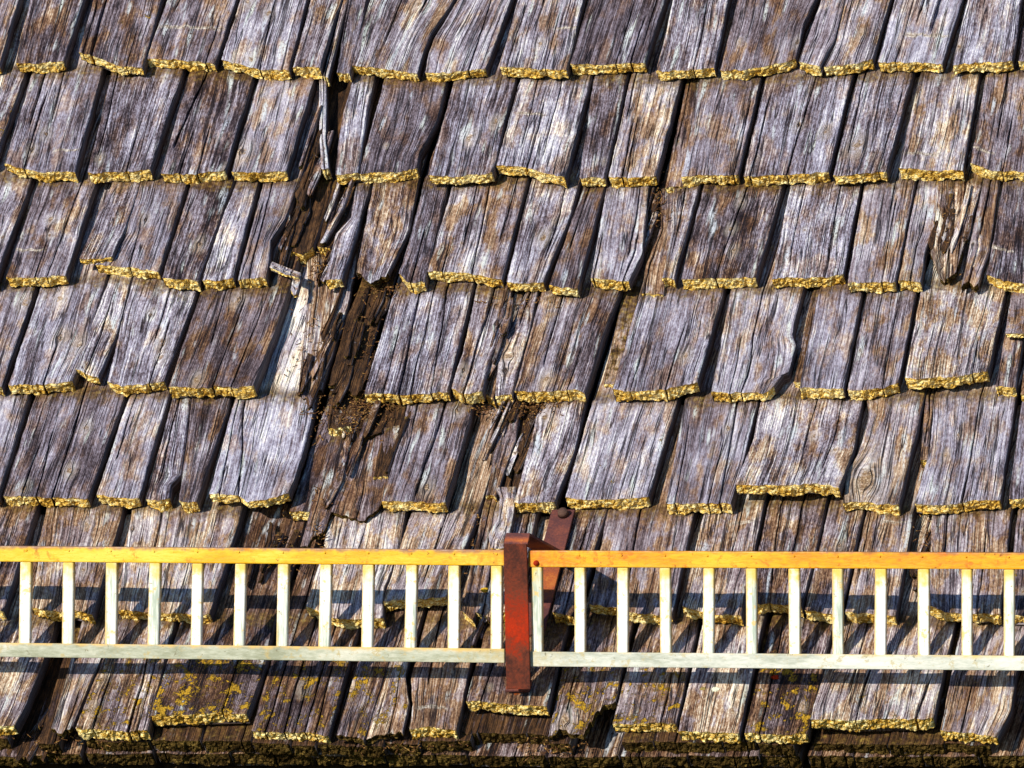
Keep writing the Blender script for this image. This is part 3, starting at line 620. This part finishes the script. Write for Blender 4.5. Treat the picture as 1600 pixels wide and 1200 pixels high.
# ------------------------------------------------------------------ splinters in the decayed places
def splinters(path, spread, n, wpx=(4, 11), ln=(35, 110), wz=(.0, .02), lean=(.25, .5), rot=(.2, 1.0), sd=1):
    rg = np.random.default_rng(sd); path = np.array(path, float)
    for i in range(n):
        q = rg.uniform(0, len(path) - 1); a = int(q); c = path[a] * (1 - q + a) + path[min(a + 1, len(path) - 1)] * (q - a)
        cx, cy = c[0] + rg.normal(0, spread), c[1]; w_ = rg.uniform(*wpx); l_ = rg.uniform(*ln); le = rg.uniform(*lean)
        TLx, Ty, By = cx + le * l_ / 2, cy - l_ / 2, cy + l_ / 2; bx = cx - le * l_ / 2; z = rg.uniform(*wz); tp = rg.uniform(.4, 1)
        kink = rg.uniform(-3, 3)
        S('P', (TLx, Ty), (TLx + w_ * tp, Ty + rg.uniform(-4, 4)), [(bx, By + rg.uniform(-8, 3)), (bx + w_ * rg.uniform(.3, .7), By + rg.uniform(0, 8)), (bx + w_, By + rg.uniform(-10, 3))],
          L=[(cx + kink, cy)], R=[(cx + kink + w_ * rg.uniform(.7, 1.2), cy)], name="splinter", wb=z + .004, wt=z - .004, thick=float(rg.uniform(.004, .010)), hidden=0, rot=float(rg.uniform(*rot)),
          tone=float(rg.uniform(.2, 1)), pale=float(rg.uniform(.2, 1.0)), rag=2.4, lift=0)
splinters([(488, 190), (470, 300), (448, 390)], 9, 13, sd=11)
splinters([(525, 300), (508, 400)], 8, 6, sd=12)
splinters([(532, 430), (514, 520), (497, 600)], 9, 9, sd=13, rot=(.3, .9))
splinters([(590, 470), (560, 540), (540, 600)], 14, 14, sd=14, rot=(.7, 1.0), ln=(25, 80))
splinters([(565, 640), (530, 690), (505, 780)], 16, 8, sd=15, rot=(.2, .8), ln=(25, 90))
splinters([(635, 650), (610, 720)], 8, 7, sd=16, rot=(.6, 1.0))
splinters([(800, 600), (795, 640), (760, 760)], 10, 13, sd=17, wz=(-.01, .012), rot=(.2, .9))
splinters([(830, 650), (812, 740)], 6, 5, sd=18, wz=(-.014, .002), rot=(.6, 1))
splinters([(1498, 330), (1478, 395)], 20, 11, sd=19, wz=(.006, .017), wpx=(5, 12), rot=(.3, .8), lean=(.18, .34))
splinters([(1015, 310), (1000, 410)], 5, 5, sd=20, wz=(-.01, .008), rot=(.2, .8))
splinters([(760, 880), (745, 960)], 14, 8, sd=21, wz=(.0, .02), rot=(.1, .8))
splinters([(120, 1060), (60, 1160)], 12, 10, sd=22, wz=(-.035, -.012), rot=(.3, 1.0), lean=(.4, .8))
splinters([(430, 840), (400, 900)], 14, 7, sd=23, wz=(-.004, .006), rot=(.6, 1.0), ln=(25, 70))
splinters([(1445, 830), (1430, 920)], 6, 5, sd=24, wz=(-.01, .006), rot=(.3, .9))
splinters([(790, 470), (770, 560)], 12, 6, sd=25, wz=(.005, .022), rot=(.0, .5))
# ------------------------------------------------------------------ starter courses under the eaves
EM = [WOOD, EAVE, SIDE]
for (a, b, yb, y2, mo) in [(-40, 12, 1154, 1154, 0), (60, 92, 1160, 1163, 0), (134, 232, 1157, 1160, 0), (236, 312, 1157, 1158, .8), (316, 392, 1158, 1158, .8), (394, 452, 1160, 1162, 0),
                       (456, 492, 1165, 1166, 0), (496, 598, 1164, 1166, 0), (602, 652, 1160, 1164, .3), (655, 735, 1156, 1158, 0), (722, 745, 1145, 1147, 0), (747, 822, 1145, 1148, 0),
                       (824, 856, 1146, 1150, 0), (858, 892, 1162, 1162, 0), (972, 1020, 1160, 1160, .9), (1022, 1128, 1158, 1160, .3), (1130, 1180, 1160, 1160, 0), (1184, 1240, 1160, 1165, 0),
                       (1270, 1386, 1162, 1164, .9), (1388, 1474, 1164, 1162, .9), (1476, 1548, 1160, 1165, .2), (1600, 1680, 1160, 1160, .6)]:
    S('P', (a + 50, 990), (b + 50, 990), [(a, yb), ((a + b) / 2, (yb + y2) / 2 + 1), (b, y2)], wb=-.001, wt=-.024, thick=.030, tone=1.0, pale=.1, rot=.62, moss=max(mo,.5), hidden=.5, mats=EM, name="starter_shingle", rag=1.0)
for (a, b, yb) in [(-60, 40, 1182), (42, 66, 1180), (70, 125, 1178), (133, 238, 1177), (244, 358, 1177), (361, 487, 1177), (492, 598, 1178), (603, 728, 1179), (732, 852, 1181), (856, 966, 1182), (970, 1072, 1182),
                   (1075, 1184, 1181), (1187, 1250, 1181), (1262, 1332, 1181), (1335, 1440, 1182), (1443, 1528, 1182), (1535, 1640, 1181)]:
    S('P', (a + 60, 990), (b + 60, 990), [(a, yb), ((a + b) / 2, yb + 1), (b, yb)], wb=-.032, wt=-.055, thick=.030, tone=1.0, pale=.35, moss=.3, hidden=.3, mats=EM, name="starter_shingle", rag=.8)

# ------------------------------------------------------------------ the roof beyond the frame: more of the same courses, joined
rng = np.random.default_rng(99); VV = []; FF = []; MM = []; SS = []; G1 = []; G2 = []; base = 0
def more(x0, x1, yb, sd):
    global base
    top = yb - 168; ln = 50
    A = shingle_arrays((x0 + ln, top), (x1 + ln, top), [(x0, yb), (x1, yb + rng.uniform(-4, 4))], seed=sd, coarse=True)
    VV.append(A[0]); FF.extend([tuple(i + base for i in f) for f in A[1]]); MM.extend(A[2]); SS.extend([False] * len(A[2])); G1.append(A[4] + rng.uniform(0, 9, 2)); G2.append(A[5]); base += len(A[0])
sd = 5000
for row, yb in enumerate([-62 - 168 * 3, -62 - 168 * 2, -62 - 168, -62, 105, 272, 442, 607, 782, 955, 1142]):
    x = -1150 + rng.uniform(0, 60)
    ex = (yb - 600) * -.0
    while x < 2700:
        wd = rng.uniform(85, 150); x1 = x + wd - rng.uniform(6, 16); sd += 1
        if yb < 0 or x1 < -110 or x > 1730: more(x, x1, yb + rng.uniform(-5, 5), sd)
        x += wd
o = link("outer_shingles", build_mesh("outer_shingles", (np.concatenate(VV), FF, MM, SS, np.concatenate(G1), np.concatenate(G2)), MATS), roof)
tag(o, kind="stuff")
for k, v in dict(seed=3.0, tone=.3, pale=.5, rot=0.0, lichen=0.0, moss=0.0, rot_top=0.0, pale_top=0.0, crisp=.9).items(): o[k] = v
for nm in ("knot_a", "knot_b", "knot_c", "scar"): o[nm] = [90.0, 90.0, .001]

# ------------------------------------------------------------------ simple solids
def solid(name, boxes, mat, parent, bevel=.0015, seg=2):
    """boxes: lists of 8 corners (4 of one face, 4 of the opposite face, same order)"""
    bm = bmesh.new(); uvl = bm.loops.layers.uv.new("place")
    for cs in boxes:
        v = [bm.verts.new(Vector(c)) for c in cs]
        for f in ((0, 1, 2, 3), (7, 6, 5, 4), (0, 4, 5, 1), (1, 5, 6, 2), (2, 6, 7, 3), (3, 7, 4, 0)): bm.faces.new([v[i] for i in f])
    bmesh.ops.recalc_face_normals(bm, faces=bm.faces)
    if bevel: bmesh.ops.bevel(bm, geom=bm.edges[:], offset=bevel, segments=seg, affect='EDGES', profile=.6)
    xs = [(v.co @ Vector(RGT), v.co.z) for v in bm.verts]
    x0 = min(a for a, b in xs); x1 = max(a for a, b in xs); z0 = min(b for a, b in xs); z1 = max(b for a, b in xs)
    for f in bm.faces:
        f.smooth = False
        for l in f.loops:
            l[uvl].uv = ((l.vert.co @ Vector(RGT) - x0) / max(1e-6, x1 - x0), (l.vert.co.z - z0) / max(1e-6, z1 - z0))
    me = bpy.data.meshes.new(name); bm.to_mesh(me); bm.free(); me.materials.append(mat)
    return link(name, me, parent)
def plate(q, y0, y1):
    """quad of picture points standing in the guard's plane, from depth y0 to y1"""
    fr = [on_guard(np.array(a), np.array(b), y0) for a, b in q]
    return [tuple(p) for p in fr] + [(p[0], p[1] + (y1 - y0), p[2]) for p in fr]

YEL = paint_material("yellow_rusty_paint", [(.40, (.68, .34, .006)), (.50, (.76, .45, .018)), (.60, (.82, .56, .07))], (.26, .13, .09), (.60, .22, .006), .45)
ORG = paint_material("orange_rusty_paint", [(.40, (.66, .23, .003)), (.50, (.76, .33, .005)), (.60, (.82, .44, .020))], (.30, .11, .03), (.60, .14, .003), .45, bottom=(.72, .40, .03))
CRM = paint_material("cream_bar_paint", [(.38, (.38, .44, .36)), (.46, (.66, .68, .60)), (.54, (.88, .86, .80))], (.70, .50, .10), (.72, .45, .10), .5, stretch=(1.3, 1, .12), edge=.10)
GRN = paint_material("grey_green_rail_paint", [(.38, (.26, .27, .18)), (.5, (.42, .43, .33)), (.62, (.60, .58, .48))], (.66, .42, .12), (.42, .33, .14), .55)
GRW = paint_material("pale_rail_paint", [(.38, (.34, .36, .29)), (.5, (.53, .54, .47)), (.62, (.70, .68, .61))], (.66, .48, .18), (.45, .38, .20), .55)
RUST = rust_material("red_brown_rust", [(.34, (.05, .015, .010)), (.46, (.13, .028, .013)), (.58, (.25, .020, .004)), (.72, (.42, .022, .001))])
RUST2 = rust_material("dull_strap_rust", [(.36, (.09, .035, .035)), (.50, (.20, .060, .040)), (.64, (.38, .10, .03)), (.78, (.55, .22, .05))])
IRON = rust_material("dark_bolt_iron", [(.4, (.04, .02, .018)), (.7, (.13, .07, .05))])

def guard(x0, x1, top, bot, bars, label, tm, bmat, slope):
    base = on_guard(np.array((x0 + x1) / 2.0), np.array(1040.0))
    g = empty("snow_guard", Vector(base)); tag(g, label, "snow guard", "snow guard sections")
    X0_, X1_ = x0, x1
    t0, t1 = top; b0, b1 = bot
    yt = lambda x, y: y + slope * (x - 800)
    th = .012
    solid("top_rail", [plate([(x0, yt(x0, t0)), (x1, yt(x1, t0)), (x1, yt(x1, t1)), (x0, yt(x0, t1))], GY, GY + .022)], tm, g, .0022)
    s2 = slope + .004
    yb = lambda x, y: y + s2 * (x - 800)
    solid("bottom_rail", [plate([(x0, yb(x0, b0)), (x1, yb(x1, b0)), (x1, yb(x1, b1)), (x0, yb(x0, b1))], GY, GY + .009)], bmat, g, .0015)
    for (xt, xb, wd) in bars:
        ya, yc = yt(xt, t1) - 1.2, yb(xb, b0) + 1.2
        solid("bar", [plate([(xt - wd, ya), (xt + wd, ya), (xb + wd, yc), (xb - wd, yc)], GY + .003, GY + .016)], CRM, g, .0035, 3)
    return g
LB = [(-27, -29)] + [(40 + 66.9 * k, 38 + 66.9 * k) for k in range(12)]
RB = [(837.5 + 67.2 * k, 837.5 + 67.2 * k) for k in range(12)] + [(1644, 1644)]
jr = np.random.default_rng(3)
def jig(b): return [(a + jr.uniform(-1, 1), c + jr.uniform(-1, 1), 8.5 + jr.uniform(-.4, .5)) for a, c in b]
gl = guard(-260, 788, (859.5, 884), (1014, 1036), jig([(-94, -96)] + LB), "bright yellow snow guard section with cream bars, left of the rusty bracket", YEL, GRN, .008)
gr = guard(825, 1900, (860, 886), (1018, 1041), jig(RB + [(1711, 1711)]), "orange topped snow guard section with pale bars, right of the rusty bracket", ORG, GRW, .0045)

def bolt(px, py, r, parent, onroof=None, h=.006, mat=None):
    bm = bmesh.new(); bmesh.ops.create_cone(bm, cap_ends=True, segments=16, radius1=r, radius2=r * .8, depth=h)
    bmesh.ops.bevel(bm, geom=bm.edges[:], offset=r * .12, segments=2, affect='EDGES')
    uvl = bm.loops.layers.uv.new("place")
    for f in bm.faces:
        f.smooth = True
        for l in f.loops: l[uvl].uv = (.5, .5)
    if onroof is not None: p = on_roof(np.array(px), np.array(py), onroof); nrm = Vector(N)
    else: p = on_guard(np.array(px), np.array(py)); nrm = Vector((0, -1, 0))
    M4 = nrm.to_track_quat('Z', 'Y').to_matrix().to_4x4(); M4.translation = Vector(p) + nrm * h * .3
    bm.transform(M4); me = bpy.data.meshes.new("bolt"); bm.to_mesh(me); bm.free(); me.materials.append(mat or IRON)
    return link("bolt", me, parent)
bolt(838, 880, .0055, gr, mat=RUST)
for g, bars, y_, sl_, m_ in ((gl, LB, 866, .008, YEL), (gr, RB[1:], 867, .0045, ORG)):
    for (xt, xb) in bars:
        if -20 < xt < 1620: bolt(xt + jr.uniform(-1.5, 1.5), y_ + sl_ * (xt - 800), .0022, g, h=.002, mat=m_).name = "rivet" 

# bracket: strap screwed to the roof, arm folding over the rails, plate hanging in front of them
bk = empty("guard_bracket", Vector(on_guard(np.array(810.0), np.array(1076.0))))
tag(bk, "rusty red-brown iron bracket folded over the rails between the two snow guard sections", "bracket")
solid("front_plate", [plate([(786.5, 850), (822.5, 850), (828.5, 1077), (791, 1077)], GY - .010, GY - .004)], RUST, bk, .0012)
def bar3(pts, wx, th, up):
    """flat bar through points of its left edge, wx wide along x"""
    out = []
    for a, b in zip(pts[:-1], pts[1:]):
        a, b = Vector(a), Vector(b); d = (b - a).normalized(); nn = Vector((1, 0, 0)).cross(d).normalized() * th
        if nn.dot(Vector(up)) < 0: nn = -nn
        wv = Vector((wx, 0, 0))
        out.append([a, a + wv, b + wv, b, a + nn, a + wv + nn, b + wv + nn, b + nn])
    return out
p0 = on_guard(np.array(786.8), np.array(849.5), GY - .010); wdt = .0435
p1 = Vector(p0) + Vector((0, .016, .0185))
p2 = p1 + Vector((0, .05, .001))
p3 = Vector(on_roof(np.array(850.0), np.array(866.0), .034)); p3.x = p3.x * .5 + p0[0] * .5
sh = bar3([p0, p1], wdt, .005, (0, .3, -1)); a2 = bar3([p1 + Vector((0, 0, 0)), p3], wdt, .005, (0, 0, -1))
solid("shoulder", sh, RUST2, bk, .0008)
solid("arm", a2, RUST2, bk, .0008)
def strap(q, w0, w1, th):
    top = [on_roof(np.array(a), np.array(b), c) for (a, b), c in zip(q, (w0, w0, w1, w1))]
    return [tuple(p) for p in top] + [tuple(p - N * th) for p in top]
solid("strap", [strap([(862, 796), (898, 796), (848, 992), (812, 992)], .012, .050, .006)], RUST2, bk, .001)
bolt(880, 803, .0105, bk, onroof=.018, h=.012)
solid("foot", [strap([(793, 1062), (831, 1062), (827, 1079), (789, 1079)], .052, .046, .005)], RUST2, bk, .001)

# ------------------------------------------------------------------ needles and crumbs lodged in the gaps
def debris(spots, name, mat, per, size):
    rg = np.random.default_rng(12); bm = bmesh.new(); bm.loops.layers.uv.new("place")
    for (cx, cy, rx, ry, wv, k) in spots:
        for _ in range(int(per * k)):
            x, y = rg.normal(cx, rx), rg.normal(cy, ry)
            c = Vector(on_roof(np.array(x), np.array(y), wv + rg.uniform(-.004, .006)))
            ln = size * rg.uniform(.5, 1.5); a = rg.uniform(0, math.pi)
            d = (Vector((1, 0, 0)) * math.cos(a) + Vector(U) * math.sin(a) + Vector(N) * rg.uniform(-.4, .4)).normalized()
            s = d.cross(Vector(N)).normalized() * rg.uniform(.0005, .0014); h = Vector(N) * rg.uniform(.0006, .0016)
            v = [bm.verts.new(c + d * ln * e + q) for e in (-.5, .5) for q in (-s, s, h)]
            for f in ((0, 1, 4, 3), (1, 2, 5, 4), (2, 0, 3, 5), (0, 2, 1), (3, 4, 5)): bm.faces.new([v[i] for i in f])
    bmesh.ops.recalc_face_normals(bm, faces=bm.faces)
    me = bpy.data.meshes.new(name); bm.to_mesh(me); bm.free(); me.materials.append(mat)
    return tag(link(name, me), kind="stuff")
ND = Mat("needle_litter", .8, .2); ND.col(ND.ramp(ND.noise(ND.node("ShaderNodeNewGeometry").outputs["Position"], 260.0, 2), [(.38, (.020, .008, .003)), (.52, (.11, .04, .012)), (.66, (.38, .22, .06))]))
spots = [(585, 625, 22, 7, .004, 1.2), (560, 648, 18, 14, .006, 1), (575, 560, 18, 45, .004, 1.6), (835, 628, 26, 12, .0, 1.5), (838, 650, 12, 25, -.004, 1), (500, 415, 14, 12, .002, .6), (595, 445, 18, 8, .004, 1),
         (500, 820, 8, 30, .014, .5), (495, 650, 14, 20, .006, .6), (540, 660, 16, 10, .01, .8), (770, 640, 30, 5, .0, .8), (480, 560, 14, 60, .004, .8), (800, 472, 40, 5, .0, .6), (130, 1150, 40, 12, -.004, .8),
         (745, 860, 20, 40, .0, .6), (450, 850, 10, 25, .0, .5), (1030, 300, 6, 30, -.004, .5), (975, 590, 8, 30, -.01, .5), (620, 1165, 40, 6, .0, .7), (860, 1165, 40, 8, .0, .6), (1450, 860, 8, 30, -.006, .5), (1480, 380, 12, 35, .012, .5)]
tag(debris(spots, "needle_litter", ND.m, 75, .009), "brown pine needles and crumbled wood lodged in the gaps between shingles", "debris")

# ------------------------------------------------------------------ single lichens and a pebble
def blob(px, py, wv, rx, ry, h, colr, name, sd):
    rg = np.random.default_rng(sd); n1 = Noise1(rg, 16); c = Vector(on_roof(np.array(float(px)), np.array(float(py)), wv))
    bm = bmesh.new(); k = 14; ring = []
    for lv, (sc_, hh) in enumerate(((1.0, -.002), (.92, .6 * h), (.55, h))):
        ring.append([bm.verts.new(c + Vector((1, 0, 0)) * rx * sc_ * math.cos(a) * (1 + .35 * float(n1(i * 16 / k))) + Vector(U) * ry * sc_ * math.sin(a) * (1 + .35 * float(n1(i * 16 / k))) + Vector(N) * hh) for i, a in enumerate(np.linspace(0, 2 * math.pi, k, endpoint=False))])
    for a, b in zip(ring[:-1], ring[1:]):
        for i in range(k): bm.faces.new((a[i], a[(i + 1) % k], b[(i + 1) % k], b[i]))
    bm.faces.new(ring[-1])
    me = bpy.data.meshes.new(name); bm.to_mesh(me); bm.free()
    m = Mat("crusty_" + name, .9, .1); p = m.node("ShaderNodeNewGeometry").outputs["Position"]
    m.col(m.ramp(m.noise(p, 500.0, 3), [(.35, tuple(x * .45 for x in colr)), (.6, colr)])); me.materials.append(m.m)
    return link(name, me, roof)
blob(1118, 1077, .020, .0075, .0055, .0012, (.85, .86, .66), "lichen_patch", 1)
blob(1098, 1076, .020, .006, .004, .001, (.32, .24, .08), "lichen_patch", 2)
blob(1211, 1058, .018, .007, .005, .0015, (.40, .03, .005), "lichen_patch", 3)
blob(201, 25, .016, .0055, .004, .0012, (.75, .20, .01), "lichen_patch", 4)
blob(687, 563, .012, .003, .003, .001, (.75, .14, .01), "lichen_patch", 5)
blob(718, 95, .022, .003, .004, .001, (.60, .16, .02), "lichen_patch", 6)
blob(757, 922, .030, .006, .005, .004, (.70, .42, .03), "lichen_patch", 7)  # the yellow pebble, not a lichen: same blob shape, raised higher
blob(812, 1090, .0345, .020, .010, .001, (.30, .07, .015), "rust_crust", 9)
blob(1088, 215, .01, .003, .004, .001, (.70, .25, .02), "lichen_patch", 8)

# ------------------------------------------------------------------ deck, fascia, wall, ground
def corner(x, y, wv): return on_roof(np.array(float(x)), np.array(float(y)), wv)
L_, R_ = -1300, 3000
xl = corner(800, 600, 0)[0] - 2.6; xr = xl + 5.2
def slab(name, s0, s1, w0, w1, mat, parent):
    c = [X0 + U * s + N * w_ + np.array([x, 0, 0]) for w_ in (w1, w0) for (x, s) in ((xl, s0), (xr, s0), (xr, s1), (xl, s1))]
    return solid(name, [[tuple(p) for p in c]], mat, parent, 0)
eave_s = (corner(800, 1176, 0) - X0) @ U
dk = slab("roof_deck", eave_s + .02, eave_s + 3.6, -.115, -.095, DECK, roof)
zf = X0[2] + (U * (eave_s + .03))[2] - .12; yf = X0[1] + (U * (eave_s + .03))[1]
solid("fascia", [[(xl, yf + .03, zf), (xr, yf + .03, zf), (xr, yf + .03, zf - .2), (xl, yf + .03, zf - .2), (xl, yf + .06, zf), (xr, yf + .06, zf), (xr, yf + .06, zf - .2), (xl, yf + .06, zf - .2)]], DECK, roof, 0)
wl = solid("log_wall", [[(xl + .2, yf + .5, zf - .03), (xr - .2, yf + .5, zf - .03), (xr - .2, yf + .5, 0), (xl + .2, yf + .5, 0), (xl + .2, yf + .7, zf - .03), (xr - .2, yf + .7, zf - .03), (xr - .2, yf + .7, 0), (xl + .2, yf + .7, 0)]], DECK, None, 0)
tag(wl, "dark timber wall in the shade below the eaves", "wall")
gm = Mat("meadow", .95, .1); gm.col(gm.ramp(gm.noise(gm.node("ShaderNodeNewGeometry").outputs["Position"], .8, 5), [(.35, (.035, .05, .015)), (.65, (.09, .10, .04))]))
me = bpy.data.meshes.new("ground"); me.from_pydata([(-600, -600, 0), (600, -600, 0), (600, 600, 0), (-600, 600, 0)], [], [(0, 1, 2, 3)]); me.materials.append(gm.m)
tag(link("ground", me), kind="structure")
